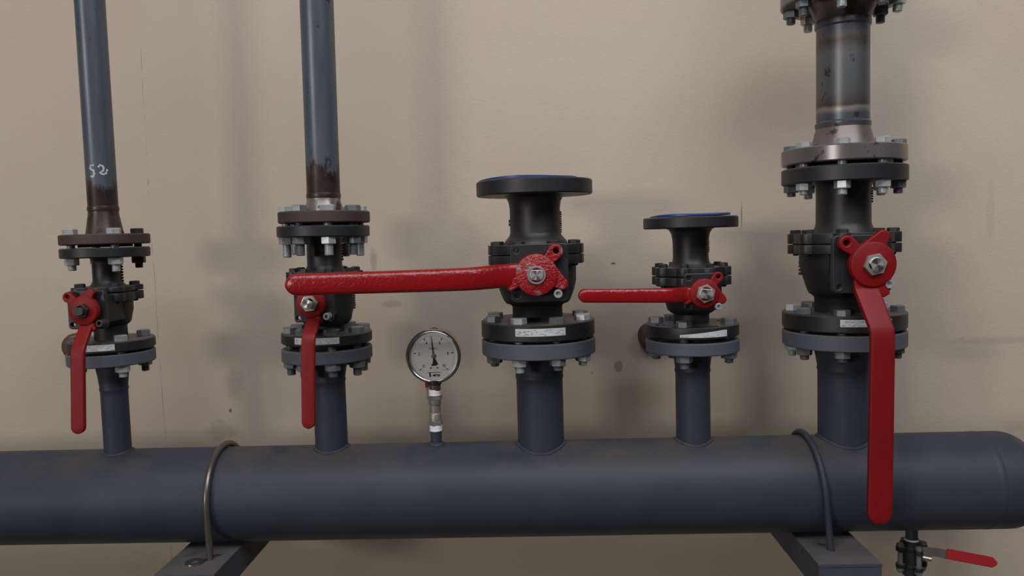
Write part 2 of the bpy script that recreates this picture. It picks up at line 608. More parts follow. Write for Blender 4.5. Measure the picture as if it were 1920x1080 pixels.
def saddle(x, r, y0=0.0, bead=0.005, parent=hdr, up=1):
    pts = []
    for i in range(64):
        a = 2 * PI * i / 64
        yy = y0 + r * math.sin(a)
        pts.append((x + r * math.cos(a), yy, up * math.sqrt(HR * HR - yy * yy)))
    bm = bmesh.new()
    rr = [bead * (1 + 0.05 * math.sin(i * 2.3) + 0.04 * math.sin(i * 5.1)) for i in range(64)]
    tube_bm(bm, pts, rr, 8, closed=True)
    return link('weld_bead', from_bm(bm, 'weld_bead'), M['grey_paint'], parent)

YB = 0.006     # branch axes sit a touch behind the header axis
BR = {         # x, pipe r, neck-start z, flange bottom z, flange top z, flange R, neck R at the flange
    'a': (-0.7785, 0.0232, 1.1924, 1.2406, 1.2620, 0.0732, 0.0293),
    'b': (-0.3820, 0.0291, 1.1989, 1.2379, 1.2600, 0.0799, 0.0357),
    'c': (-0.0008, 0.0415, 1.1969, 1.2403, 1.2668, 0.1010, 0.0490),
    'd': (0.2722, 0.0302, 1.2020, 1.2375, 1.2590, 0.0813, 0.0348),
    'e': (0.5375, 0.0429, 1.1986, 1.2414, 1.2680, 0.1021, 0.0506),
}
for key, (x, r, zn, zf, zt, R, rn) in BR.items():
    b = lathe('branch_pipe', [(0, 0.03), (r, 0.03), (r, zn - HZ - 0.012), (r, zn - HZ - 0.004), (r + 0.0012, zn - HZ - 0.0015), (r + 0.0012, zn - HZ + 0.0015),
                              (r + 0.0004, zn - HZ + 0.004), (r + (rn - r) * 0.45, zn - HZ + (zf - zn) * 0.52), (rn, zf - HZ - 0.002), (rn + 0.003, zf - HZ + 0.001), (0, zf - HZ + 0.001)],
              M['grey_paint'], hdr, 56, loc=(x, 0, 0))
    lathe('weld_neck_flange', disc_prof(R, zf - HZ, zt - HZ), M['flange_grey'], b, 80)
    saddle(x, r + 0.001, bead=0.0032)
lathe('gauge_nipple', [(0, 0.06), (0.0101, 0.06), (0.0101, 0.1115), (0, 0.1115)], M['grey_paint'], hdr, 28, loc=(-0.1905, 0, 0))
saddle(-0.1905, 0.0108, bead=0.004)
lathe('drain_nipple', [(0, -0.1085), (0.0102, -0.1085), (0.0102, -0.06), (0, -0.06)], M['grey_paint'], hdr, 28, loc=(0.6585, 0, 0))
saddle(0.6585, 0.0115, bead=0.003, up=-1)


# ------------------------------------------------------------------ bolts
def bolt_mesh(af, head_h, span, tip, r):
    """head sits on z = 0, shank runs down through span, threads stick out below by tip"""
    def make():
        bm = bmesh.new()
        hex_prof_mesh(bm, af, 0, head_h)
        lathe_bm(bm, thread_prof(r, 0.0005, -span - tip), 14)
        return from_bm(bm, 'flange_bolt')
    return shared(('bolt', af, head_h, round(span, 4), round(tip, 4), r), make)


def nut_mesh(af, h):
    def make():
        bm = bmesh.new()
        hex_prof_mesh(bm, af, -h, 0, top=False, bottom=True)
        return from_bm(bm, 'hex_nut')
    return shared(('nut', af, h), make)


def washer_mesh(R, h):
    def make():
        bm = bmesh.new()
        lathe_bm(bm, [(0, 0), (R, 0), (R, h), (0, h)], 24)
        return from_bm(bm, 'washer')
    return shared(('washer', R, h), make)


def bolts(root, cx, cy, Rb, angles, z_top, z_bot, af=0.024, head=0.0100, nut=0.0125, tip=0.011, r=0.0078, mats=('zinc', 'zinc'), name='flange_bolt', washer=False, seed=3):
    """angles in degrees from the camera side (-y) towards +x, z in the root's frame"""
    rnd = random.Random(seed)
    for i, a in enumerate(angles):
        t = math.radians(a)
        tp = tip + rnd.choice((-0.002, 0.0, 0.0015, 0.003)) if nut else tip
        me = bolt_mesh(af, head, z_top - z_bot + (nut or 0), round(tp, 4), r)
        mt = M[mats[i % len(mats)]]
        b = link(name, me, mt, root, (cx + Rb * math.sin(t), cy - Rb * math.cos(t), z_top), (0, 0, rnd.uniform(0, PI / 3)))
        if b.material_slots and me.users > 1:
            b.material_slots[0].link = 'OBJECT'
            b.material_slots[0].material = mt
        if nut:
            n = link('hex_nut', nut_mesh(af, nut), mt, b, (0, 0, z_bot - z_top), (0, 0, rnd.uniform(0, PI / 3)))
            n.material_slots[0].link = 'OBJECT'
            n.material_slots[0].material = mt
        if washer:
            w = link('washer', washer_mesh(af * 0.62, 0.0018), mt, b, (0, 0, 0))


S8 = [22.5 + 45 * i for i in range(8)]
S4 = [45 + 90 * i for i in range(4)]


# ------------------------------------------------------------------ valve pieces
def lobed_outline(R, Rb, lobe, angles, n=180):
    """flange outline with a lobe around each bolt"""
    out = []
    ca = [math.radians(a) for a in angles]
    for i in range(n):
        t = 2 * PI * i / n            # from -y towards +x
        r = R
        for c in ca:
            d = (t - c + PI) % (2 * PI) - PI
            s = Rb * math.sin(d)
            if abs(d) < PI / 2 and abs(s) < lobe:
                r = max(r, Rb * math.cos(d) + math.sqrt(lobe * lobe - s * s))
        out.append((r * math.sin(t), -r * math.cos(t)))
    return out


def lobed_flange(parent, outline, z0, z1, mat):
    me = plate_mesh('body_flange', [outline], z1 - z0, 0.0012)
    me.transform(Matrix.Rotation(-PI / 2, 4, 'X'))
    me.transform(Matrix.Translation((0, 0, (z0 + z1) / 2)))
    return link('body_flange', me, mat, parent, sharp=40)


def ray_poly(th, poly):
    d = (math.cos(th), math.sin(th))
    best = 0
    for (x0, y0), (x1, y1) in zip(poly, poly[1:] + poly[:1]):
        ex, ey = x1 - x0, y1 - y0
        den = d[0] * ey - d[1] * ex
        if abs(den) < 1e-9:
            continue
        s = (x0 * ey - y0 * ex) / den
        u = (x0 * d[1] - y0 * d[0]) / den
        if s > 0 and -1e-6 <= u <= 1 + 1e-6:
            best = max(best, s)
    return best


def hub_outline(k, bev=0.0025):
    """hub disc with a ring ear, a long solid ear and a short stop ear, lever pointing to -z; unit hub radius times k"""
    ring_c, ring_r = (-1.10, 0.95), 0.32
    ear = [(-0.55, 0.80), (0.30, 1.40), (0.42, 1.47), (0.55, 1.47), (0.68, 1.38), (0.74, 1.24), (0.52, 0.80), (0.0, 0.4)]
    stop = [(0.30, -0.50), (0.72, -1.26), (0.72, -1.33), (0.52, -1.45), (0.42, -1.44), (0.05, -0.9)]
    cd = math.hypot(*ring_c)
    ca = math.atan2(ring_c[1], ring_c[0])
    out = []
    N = 260
    for i in range(N):
        th = 2 * PI * i / N
        r = 1.0
        d = (th - ca + PI) % (2 * PI) - PI
        s = cd * math.sin(d)
        if abs(d) < PI / 2 and abs(s) < ring_r:
            r = max(r, cd * math.cos(d) + math.sqrt(ring_r ** 2 - s * s))
        r = max(r, ray_poly(th, ear), ray_poly(th, stop))
        out.append(((k * r - bev) * math.cos(th), (k * r - bev) * math.sin(th)))
    return [out, circle(ring_c[0] * k, ring_c[1] * k, 0.14 * k + bev * 0.9, 20)]


def cast_marks(root, R, z0, z1, ang, n, size, seed):
    """raised foundry marks running up the side"""
    rnd = random.Random(seed)
    bm = bmesh.new()
    for i in range(n):
        z = z0 + (z1 - z0) * (i + 0.5) / n
        h = (z1 - z0) / n * rnd.uniform(0.3, 0.42)
        m = Matrix.Rotation(math.radians(ang + rnd.uniform(-2, 2)), 4, 'Z') @ Matrix.Translation((0, -R, z))
        box_bm(bm, -size, size, -0.0022, 0.004, -h, h, m)
    o = link('cast_lettering', from_bm(bm, 'cast_lettering'), M['black_cast'], root, smooth=False)
    o['kind'] = 'stuff'
    return o


def sticker(root, flange, R, zc, h, a0, a1, seed, torn=False):
    rnd = random.Random(seed)
    bm = bmesh.new()
    top = (lambda t: zc + h * (-0.10 + 0.60 * min(1, t * 1.15))) if torn else zc + h / 2
    cyl_patch_bm(bm, R + 0.0004, a0, a1, zc - h / 2, top, 18)
    s = link('sticker', from_bm(bm, 'sticker'), M['sticker'], flange)
    bm = bmesh.new()
    span = a1 - a0
    rows = [-0.36, -0.18, 0.02, 0.20, 0.36] if not torn else [-0.36, -0.2]
    for q, row in enumerate(rows):
        a = a0 + span * 0.03
        while a < a1 - span * 0.05:
            w = span * rnd.uniform(0.015, 0.07)
            lim = 0.42 if not torn else (-0.14 + 0.55 * (a - a0) / span)
            if rnd.random() < 0.45 and row < lim:
                cyl_patch_bm(bm, R + 0.0007, a, min(a + w, a1 - span * 0.03), zc + h * (row - 0.035), zc + h * (row + 0.035), 2)
            a += w + span * rnd.uniform(0.008, 0.05)
    if not torn:     # ruled boxes of the form
        for row in (-0.27, 0.11):
            cyl_patch_bm(bm, R + 0.0006, a0 + span * 0.02, a0 + span * 0.60, zc + h * (row - 0.008), zc + h * (row + 0.008), 8)
        for f in (0.09, 0.33, 0.60):
            cyl_patch_bm(bm, R + 0.0006, a0 + span * f, a0 + span * (f + 0.004), zc - h * 0.42, zc + h * 0.42, 1)
    p = link('printed_text', from_bm(bm, 'printed_text'), M['ink'], s, smooth=False)
    p['kind'] = 'stuff'


def make_valve(name, label, x, zb, rot, v):
    """v: all heights absolute; the root sits at the foot of the lower flange"""
    q = v['kr']           # girth of this size of valve
    for key in ('body', 'neck'):
        v[key] = [(r * q, z) for r, z in v[key]]
    for key in ('lf', 'uf'):
        v[key] = (v[key][0], v[key][1], v[key][2] * q)
    b = v['bonnet']
    v['bonnet'] = (b[0], b[1], b[2], b[3] * q, b[4] * q, b[5], b[6])
    v['Rb'] *= q
    v['marks'] = [(m[0] * q,) + m[1:] for m in v.get('marks', [])]
    root = thing(name, label, 'valve', (x, 0, zb), rot, 'red-handled ball valves on the header')
    Z = lambda z: z - zb
    bp = M['black_paint']
    # lower flange, body, bonnet, upper flange
    lf0, lf1, R = v['lf']
    if v.get('open_holes'):
        hs = [[(h_x * math.sin(math.radians(a)), -h_x * math.cos(math.radians(a))) for a in [0]] for h_x in []]
        holes = []
        for a in v['open_holes']:
            t = math.radians(a)
            holes.append(circle(v['Rb'] * math.sin(t), -v['Rb'] * math.cos(t), 0.0104, 20))
        me = plate_mesh('lower_flange', [circle(0, 0, R - 0.0012, 96)] + holes, lf1 - lf0, 0.0012)
        me.transform(Matrix.Rotation(-PI / 2, 4, 'X'))
        me.transform(Matrix.Translation((0, 0, Z((lf0 + lf1) / 2))))
        fl = link('lower_flange', me, bp, root, sharp=40)
    else:
        fl = lathe('lower_flange', disc_prof(R, Z(lf0), Z(lf1), 0.002), bp, root, 96)
    lathe('gasket', [(0, Z(v['gap'])), (R * 0.62, Z(v['gap'])), (R * 0.62, Z(lf0) + 0.001), (0, Z(lf0) + 0.001)], M['gasket'], root, 48)
    sticker(root, fl, R, Z((lf0 + lf1) / 2) + v['st'][2], v['st'][3], v['st'][0], v['st'][1], int(x * 1000) % 97, v.get('torn', False))
    lathe('body', [(r, Z(z)) for r, z in v['body']], M['black_cast'], root, 64, sharp=50)
    bo0, bom, bo1, bR, bRb, lobe, bang = v['bonnet']
    ol = lobed_outline(bR, bRb, lobe, bang)
    lobed_flange(root, ol, Z(bo0), Z(bom) - 0.0008, bp)
    lobed_flange(root, ol, Z(bom) + 0.0008, Z(bo1), bp)
    bolts(root, 0, 0, bRb, bang, Z(bo1), Z(bo0), af=v.get('baf', 0.0175), head=0.0066, nut=v.get('bnut', 0), tip=0.004 if not v.get('bnut') else 0.005, r=0.005,
          mats=('dark_bolt',), name='body_bolt')
    lathe('neck', [(r, Z(z)) for r, z in v['neck']], bp, root, 56, sharp=50)
    uf0, uf1, uR = v['uf']
    lathe('upper_flange', disc_prof(uR, Z(uf0), Z(uf1), 0.002), bp, root, 96)
    if v.get('marks'):
        for q in v['marks']:
            cast_marks(root, *q)
    # actuator pad
    hx, hy, hz = v['hub'][0], v['hub'][1], Z(v['hub'][2])
    ph, pc = v['pad'], v['padc']
    py = hy + v['hub_t'] + 0.004
    corner = ph * 0.80
    me = plate_mesh('actuator_pad', [rrect(-ph, -ph, ph, ph, ph * 0.16), circle(-corner, -corner, 0.0054, 14), circle(-corner, corner, 0.0054, 14)], 0.010, 0.0014)
    link('actuator_pad', me, bp, root, (hx + pc[0], py + 0.005, hz + pc[1]), sharp=40)
    bm = bmesh.new()
    box_bm(bm, -ph * 0.72, ph * 0.92, 0, max(-(py + 0.008), 0.01), -ph * 0.72, ph * 0.72)
    link('pad_column', from_bm(bm, 'pad_column'), M['black_cast'], root, (hx + pc[0], py + 0.008, hz + pc[1]), smooth=False)
    # handle
    k, ht = v['hub'][3], v['hub_t']
    h = link('handle', plate_mesh('handle', hub_outline(k, ht * 0.2), ht, ht * 0.2), M[v['hub_mat']], root, (hx, hy + ht / 2, hz), (0, v['turn'], 0), sharp=40)
    lathe('hub_boss', [(0, 0), (k * 0.97, 0), (k * 0.97, ht * 0.30), (k * 0.88, ht * 0.42), (0, ht * 0.42)], M[v['hub_mat']], h, 48,
          loc=(0, -ht / 2 + 0.0002, 0), mat4=Matrix.Rotation(PI / 2, 4, 'X'), sharp=50)
    bm = bmesh.new()
    blade_bm(bm, v['lever'], power=v.get('power', 7.0), soft=v.get('soft', 1))
    link('lever', from_bm(bm, 'lever'), M[v['lever_mat']], h, sharp=48)
    # stem, nut and stop screw
    fy = hy - ht * 0.42 + 0.0005
    nm = M[v.get('stem_mat', 'stainless')]
    sm = M[v.get('stem_mat', 'turned_steel')]
    RX = Matrix.Rotation(PI / 2, 4, 'X')      # lathe +z -> -y
    if v['nut'] > 0:
        rc = v['nut'] / math.sqrt(3) - 0.0008
        ph0 = v.get('nut_ph', 0.3)
        hexo = [(rc * math.cos(PI / 3 * i + ph0), rc * math.sin(PI / 3 * i + ph0)) for i in range(6)]
        me = plate_mesh('stem_nut', [hexo, circle(0, 0, v['stem'][0] + 0.0010, 28)], 0.008, 0.0009)
        link('stem_nut', me, nm, root, (hx, fy - 0.004, hz), sharp=25)
        nh = 0.008
    else:
        rw = -v['nut']
        lathe('stem_washer', [(0.0116, 0), (rw, 0), (rw, 0.004), (rw - 0.001, 0.005), (0.0116, 0.005), (0.0116, 0)], nm, root, 40, (hx, fy, hz), mat4=RX)
        nh = 0.003
    # double-D stem: a round bar with two flats
    rs, pr = v['stem'][:2]
    pts = []
    for i in range(40):
        a = 2 * PI * i / 40
        pts.append((rs * math.cos(a), max(-rs * v['stem'][2], min(rs * v['stem'][2], rs * math.sin(a)))))
    me = plate_mesh('stem', [pts], nh + pr, 0.0006)
    st = link('stem', me, sm, root, (hx, fy - (nh + pr) / 2, hz), (0, v['turn'] + v.get('stem_rot', 0), 0), sharp=40)
    sx, sz, srad = v['screw']
    lathe('stop_screw', [(0, 0.020), (srad, 0.020), (srad, 0.001), (srad - 0.001, 0), (srad * 0.56, 0), (srad * 0.5, 0.005), (0, 0.005)], M[v.get('screw_mat', 'zinc')], root, 28,
          (hx + sx, py - 0.016, hz + sz), mat4=Matrix.Rotation(-PI / 2, 4, 'X'))
    return root


# ---- five valves
TURN = PI / 2
va = make_valve('ball_valve', 'leftmost black flanged ball valve with hanging red lever and black stem nut', -0.7775, 1.2655, (0, 0, 0), dict(
    kr=0.874, lf=(1.2661, 1.2847, 0.0838), gap=1.2615, st=(-19, 33, 0.0008, 0.0108), Rb=0.0635,
    body=[(0, 1.284), (0.0318, 1.284), (0.0318, 1.309), (0.036, 1.311), (0.0405, 1.316), (0.042, 1.324), (0.0455, 1.336), (0.0458, 1.356), (0, 1.356)],
    bonnet=(1.3539, 1.3696, 1.3801, 0.050, 0.0520, 0.0135, S4), baf=0.0155, bnut=0.0,
    neck=[(0, 1.379), (0.036, 1.379), (0.031, 1.384), (0.0275, 1.390), (0.0275, 1.424), (0.030, 1.430), (0.034, 1.433), (0, 1.433)],
    uf=(1.4318, 1.4496, 0.0840), hub=(0.0092, -0.094, 1.3440, 0.0250), hub_t=0.009, pad=0.0315, padc=(-0.003, 0.0),
    turn=0.0, hub_mat='red_paint', lever_mat='red_paint', nut=0.0215, nut_ph=0.2, stem=(0.0085, 0.007, 0.72), stem_mat='dark_bolt',
    lever=[(0.001, 0.001, -0.012, 0.022, 0.008), (0.001, 0.0, -0.026, 0.022, 0.008), (0.001, -0.030, -0.064, 0.0230, 0.008), (-0.001, -0.035, -0.15, 0.0230, 0.008), (-0.003, -0.037, -0.203, 0.0232, 0.008)],
    screw=(0.0265, -0.0225, 0.0066), screw_mat='dark_bolt', marks=[(0.0275, 1.386 - 1.2655, 1.422 - 1.2655, 112, 7, 0.004, 1)]))
bolts(va, 0, 0, 0.0555, S4, 1.2847 - 1.2655, 1.2406 - 1.2655, mats=('zinc', 'grey_bolt'), af=0.0210, r=0.0070, seed=2)
bolts(va, 0, 0, 0.0555, [45, 135, 225, 315], 1.4734 - 1.2655, 1.4318 - 1.2655, mats=('zinc', 'dark_bolt', 'zinc', 'zinc'), af=0.0210, r=0.0070, seed=5)

LEAN = math.radians(0.75)
vb = make_valve('ball_valve', 'black ball valve whose hanging red lever passes behind the tip of the long red lever', -0.3815, 1.2680, (0, LEAN, 0), dict(
    kr=0.9645, lf=(1.2689, 1.2883, 0.0828), gap=1.2595, st=(-27, 30, 0.0012, 0.0112), Rb=0.0665,
    body=[(0, 1.288), (0.0325, 1.288), (0.0325, 1.299), (0.040, 1.302), (0.0455, 1.308), (0.048, 1.320), (0.052, 1.334), (0.0525, 1.366), (0, 1.366)],
    bonnet=(1.3640, 1.3800, 1.3960, 0.0600, 0.0565, 0.0120, S8), baf=0.0140,
    neck=[(0, 1.394), (0.040, 1.394), (0.0345, 1.400), (0.0318, 1.407), (0.0318, 1.450), (0.0335, 1.456), (0.038, 1.458), (0, 1.458)],
    uf=(1.4572, 1.4767, 0.0838), hub=(0.0012, -0.098, 1.3468, 0.0248), hub_t=0.009, pad=0.0315, padc=(0.0005, -0.001),
    turn=0.0, hub_mat='red_paint', lever_mat='red_paint', nut=0.0245, nut_ph=0.1, stem=(0.0088, 0.009, 0.74), stem_rot=0.5,
    lever=[(0.004, 0.001, -0.012, 0.023, 0.008), (0.004, 0.0, -0.026, 0.023, 0.008), (0.0015, -0.028, -0.056, 0.0222, 0.008), (0.0005, -0.034, -0.13, 0.0220, 0.008), (0.000, -0.038, -0.204, 0.0220, 0.008)],
    screw=(0.0265, -0.0225, 0.0060), marks=[(0.0318, 1.414 - 1.268, 1.444 - 1.268, 107, 6, 0.004, 2), (0.0515, 1.326 - 1.268, 1.352 - 1.268, 106, 6, 0.004, 3)]))
bolts(vb, 0, 0, 0.0641, S8, 1.2883 - 1.268, 1.2379 - 1.268, mats=('grey_bolt',), seed=4)
bolts(vb, 0, 0, 0.0641, S8, 1.5019 - 1.268, 1.4572 - 1.268, tip=0.0215, mats=('zinc', 'grey_bolt', 'zinc'), seed=6)

vc = make_valve('ball_valve', 'large black ball valve with long horizontal red lever and open top flange', -0.0010, 1.2705, (0, 0, 0), dict(
    kr=1.0, lf=(1.2711, 1.3008, 0.1006), gap=1.2660, st=(-22, 27, 0.0020, 0.0128), Rb=0.0835,
    body=[(0, 1.300), (0.0445, 1.300), (0.0445, 1.324), (0.048, 1.3275), (0.0555, 1.330), (0.060, 1.336), (0.066, 1.352), (0.070, 1.368), (0.0708, 1.400), (0, 1.400)],
    bonnet=(1.3990, 1.4156, 1.4330, 0.0835, 0.0735, 0.0120, S8), baf=0.0180,
    neck=[(0, 1.432), (0.0575, 1.432), (0.0560, 1.437), (0.0500, 1.444), (0.0462, 1.449), (0.0448, 1.454), (0.0445, 1.496), (0.0462, 1.508), (0.0500, 1.516), (0.0545, 1.519), (0, 1.519)],
    uf=(1.5187, 1.5444, 0.1020), hub=(0.0, -0.120, 1.3850, 0.0345), hub_t=0.012, pad=0.0465, padc=(0.005, 0.002),
    turn=TURN, hub_mat='red_pebble', lever_mat='red_gloss', nut=-0.0152, stem=(0.0105, 0.004, 0.72), stem_rot=-TURN + 0.02, power=2.8, soft=8,
    lever=[(0.0, 0.004, -0.018, 0.038, 0.014), (0.0, 0.002, -0.042, 0.039, 0.015), (0.0025, -0.036, -0.108, 0.0370, 0.021), (0.003, -0.041, -0.25, 0.0355, 0.022), (0.003, -0.046, -0.398, 0.0350, 0.022)],
    screw=(0.0345, -0.0320, 0.0072), marks=[(0.0445, 1.452 - 1.2705, 1.490 - 1.2705, 92, 10, 0.005, 4), (0.0445, 1.466 - 1.2705, 1.478 - 1.2705, -92, 2, 0.005, 5)]))
bolts(vc, 0, 0, 0.0835, S8, 1.3008 - 1.2705, 1.2403 - 1.2705, af=0.024, mats=('grey_bolt', 'zinc', 'grey_bolt'), tip=0.008, seed=8)

B4 = [-22.5, 67.5, 157.5, 247.5, 202.5]
vd = make_valve('ball_valve', 'small black ball valve with short horizontal red lever and open top flange', 0.2716, 1.2655, (0, 0, 0), dict(
    kr=0.98, lf=(1.2662, 1.2862, 0.0830), gap=1.2580, st=(-25, 34, -0.0005, 0.0112), torn=True, Rb=0.0655, open_holes=[-67.5, 22.5, 112.5],
    body=[(0, 1.286), (0.0314, 1.286), (0.0314, 1.3025), (0.037, 1.3055), (0.0425, 1.310), (0.046, 1.322), (0.052, 1.336), (0.0535, 1.356), (0, 1.356)],
    bonnet=(1.3545, 1.3700, 1.3861, 0.0620, 0.0575, 0.0120, S8), baf=0.0135,
    neck=[(0, 1.385), (0.0400, 1.385), (0.0350, 1.390), (0.0322, 1.396), (0.0314, 1.404), (0.0318, 1.432), (0.0340, 1.444), (0.0380, 1.451), (0.0430, 1.4535), (0, 1.4535)],
    uf=(1.4533, 1.4730, 0.0832), hub=(-0.0008, -0.114, 1.3472, 0.0240), hub_t=0.009, pad=0.0290, padc=(0.0005, 0.0015),
    turn=TURN, hub_mat='red_paint', lever_mat='red_gloss', nut=0.0265, nut_ph=0.35, stem=(0.0105, 0.005, 0.70), stem_rot=-TURN + 0.12, power=3.0, soft=6,
    lever=[(0.0015, 0.002, -0.012, 0.0235, 0.010), (0.0015, 0.0, -0.030, 0.0240, 0.010), (0.0005, -0.022, -0.058, 0.0240, 0.014), (-0.0015, -0.027, -0.13, 0.0230, 0.014), (-0.0036, -0.031, -0.206, 0.0225, 0.014)],
    screw=(0.0220, -0.0220, 0.0058), marks=[(0.0316, 1.410 - 1.2655, 1.434 - 1.2655, 100, 7, 0.004, 7)]))
bolts(vd, 0, 0, 0.0642, B4, 1.2862 - 1.2655, 1.2375 - 1.2655, mats=('grey_bolt',), tip=0.008, seed=9)

ve = make_valve('ball_valve', 'rightmost large black ball valve with long red lever hanging over the header', 0.5373, 1.2720, (0, 0, 0), dict(
    kr=0.928, lf=(1.2727, 1.3011, 0.1100), gap=1.2675, st=(-24, 24, 0.0030, 0.0120), Rb=0.0920,
    body=[(0, 1.300), (0.0515, 1.300), (0.0515, 1.325), (0.0555, 1.329), (0.0615, 1.333), (0.0650, 1.340), (0.0690, 1.352), (0.0755, 1.372), (0.0785, 1.386), (0.0785, 1.404), (0, 1.404)],
    bonnet=(1.4026, 1.4194, 1.4380, 0.0880, 0.0845, 0.0125, S8), baf=0.0175,
    neck=[(0, 1.437), (0.0570, 1.437), (0.0545, 1.442), (0.0505, 1.448), (0.0487, 1.455), (0.0483, 1.505), (0.0490, 1.518), (0.0520, 1.525), (0, 1.525)],
    uf=(1.5234, 1.5501, 0.1100), hub=(-0.0030, -0.126, 1.3875, 0.0368), hub_t=0.012, pad=0.0455, padc=(-0.010, 0.0),
    turn=0.0, hub_mat='red_paint', lever_mat='red_paint', nut=0.0310, nut_ph=0.2, stem=(0.0108, 0.005, 0.80), stem_rot=1.2,
    lever=[(-0.008, 0.002, -0.018, 0.0395, 0.012), (-0.008, 0.0, -0.041, 0.0395, 0.012), (0.0015, -0.037, -0.1035, 0.0372, 0.010), (-0.001, -0.039, -0.25, 0.0375, 0.010), (-0.0040, -0.041, -0.410, 0.0380, 0.010)],
    screw=(0.0270, -0.0325, 0.0074), marks=[(0.0485, 1.488 - 1.272, 1.515 - 1.272, 70, 6, 0.005, 8), (0.0765, 1.364 - 1.272, 1.390 - 1.272, -105, 4, 0.006, 9)]))
bolts(ve, 0, 0, 0.0854, S8, 1.3011 - 1.272, 1.2414 - 1.272, mats=('grey_bolt', 'grey_bolt', 'zinc'), tip=0.008, af=0.0225, seed=12)
bolts(ve, 0, 0, 0.0854, S8, 1.5832 - 1.272, 1.5234 - 1.272, mats=('zinc', 'grey_bolt', 'zinc', 'zinc'), tip=0.009, af=0.0225, seed=13)

# ------------------------------------------------------------------ risers and the wide spool
def riser(label, x, z0, rot, zf0, zf1, R, neck, r, zw, top, mat):
    root = thing('riser_pipe', label, 'pipe', (x, 0, z0), rot)
    Z = lambda z: z - z0
    lathe('flange', disc_prof(R, Z(zf0), Z(zf1), 0.002), M['rust'], root, 96)
    lathe('raised_face', [(0, Z(zf0) - 0.0045), (R * 0.6, Z(zf0) - 0.0045), (R * 0.6, Z(zf0) + 0.001), (0, Z(zf0) + 0.001)], M['gasket'], root, 48)
    lathe('flange_neck', [(0, Z(zf1) - 0.001), (neck, Z(zf1) - 0.001), (neck * 0.97, Z(zf1) + 0.003), (r * 1.02, zw - z0 - 0.006), (r, zw - z0), (0, zw - z0)], M['bright_neck' if mat is M['riser_b'] else 'rusty_neck'], root, 56)
    lathe('tube', [(0, 0), (r - 0.0005, 0), (r, 0.002), (r, top - zw), (0, top - zw)], mat, root, 56, loc=(0, 0, zw - z0))
    lathe('weld_bead', [(r - 0.002, -0.006), (r + 0.0006, -0.0045), (r + 0.0014, 0), (r + 0.0006, 0.0045), (r - 0.002, 0.006)], mat, root, 48, loc=(0, 0, zw - z0 + 0.004))
    return root

ra = riser('dark steel riser marked 52, above the leftmost valve', -0.7768, 1.4549, (0, 0, 0), 1.4549, 1.4734, 0.0739, 0.0319, 0.0250, 1.5148, 2.45, M['riser_a'])
rb = riser('grey steel riser with rusty foot, above the second valve from the left', -0.3765, 1.4815, (0, math.radians(0.55), 0), 1.4815, 1.5019, 0.0799, 0.0352, 0.0291, 1.5260, 2.45, M['riser_b'])

# chalk mark "52" on the left riser
def chalk(root, R, strokes, w):
    bm = bmesh.new()
    for st in strokes:
        pts = []
        for (a0, b0), (a1, b1) in zip(st, st[1:]):
            for i in range(5):
                pts.append((a0 + (a1 - a0) * i / 5, b0 + (b1 - b0) * i / 5))
        pts.append(st[-1])
        prev = None
        for i, (a, z) in enumerate(pts):
            p, q = pts[max(i - 1, 0)], pts[min(i + 1, len(pts) - 1)]
            du, dz = (q[0] - p[0]) * R, q[1] - p[1]
            ln = math.hypot(du, dz) or 1
            nx, nz = -dz / ln * w, du / ln * w
            wob = 0.75 + 0.35 * math.sin(i * 1.7)
            ring = []
            for s in (-1, 1):
                aa, zz = a + s * nx * wob / R, z + s * nz * wob
                ring.append(bm.verts.new(((R + 0.0005) * math.sin(aa), -(R + 0.0005) * math.cos(aa), zz)))
            if prev:
                bm.faces.new((prev[0], ring[0], ring[1], prev[1]))
            prev = ring
    o = link('chalk_number', from_bm(bm, 'chalk_number'), M['chalk'], root)
    return o

va0 = math.radians(29)      # the mark faces the camera, which stands to the right of this riser
f5 = lambda u, w: (va0 + u * 0.88 / 0.0250, w)
zc = 1.585 - 1.4549
chalk(ra, 0.0250, [[f5(-0.011, zc + 0.010), f5(-0.0185, zc + 0.009), f5(-0.0195, zc + 0.003), f5(-0.013, zc + 0.001), f5(-0.0115, zc - 0.006), f5(-0.015, zc - 0.011), f5(-0.0195, zc - 0.009)],
                   [f5(-0.004, zc + 0.006), f5(0.000, zc + 0.010), f5(0.006, zc + 0.007), f5(0.005, zc + 0.001), f5(-0.001, zc - 0.004), f5(0.003, zc - 0.0065), f5(0.009, zc - 0.005), f5(0.0125, zc + 0.003)]], 0.0019)

sp = thing('pipe_spool', 'wide bare steel pipe spool with burnt welds above the rightmost valve', 'pipe', (0.5365, 0, 1.5565))
Zs = lambda z: z - 1.5565
lathe('lower_flange', disc_prof(0.1013, Zs(1.5565), Zs(1.5832), 0.002), M['bare_flange'], sp, 96)
lathe('raised_face', [(0, -0.0055), (0.063, -0.0055), (0.063, 0.001), (0, 0.001)], M['gasket'], sp, 48)
R5 = 0.0431
lathe('tube', [(0, 0), (0.0533, 0), (0.0520, 0.004), (R5 + 0.001, 0.036), (R5 + 0.0022, 0.0385), (R5 + 0.0022, 0.0445), (R5, 0.047), (R5, 0.100), (R5, 0.160), (R5, 0.205), (R5 + 0.0022, 0.208),
                (R5 + 0.0024, 0.2155), (R5 + 0.0012, 0.219), (0.0552, 0.2465), (0, 0.2465)], M['heat_steel'], sp, 72, loc=(0, 0, Zs(1.5822)))
lathe('upper_flange', disc_prof(0.1013, Zs(1.8280), Zs(1.8545), 0.002), M['bare_flange'], sp, 96)
bolts(sp, 0, 0, 0.0840, S8, Zs(1.8860), Zs(1.8280), mats=('grey_bolt', 'zinc', 'grey_bolt'), tip=0.010, af=0.0225, seed=21)
up = thing('upper_pipe', 'pipe flange bolted on top of the wide steel spool at the top edge', 'pipe', (0.5365, 0, 1.8595))
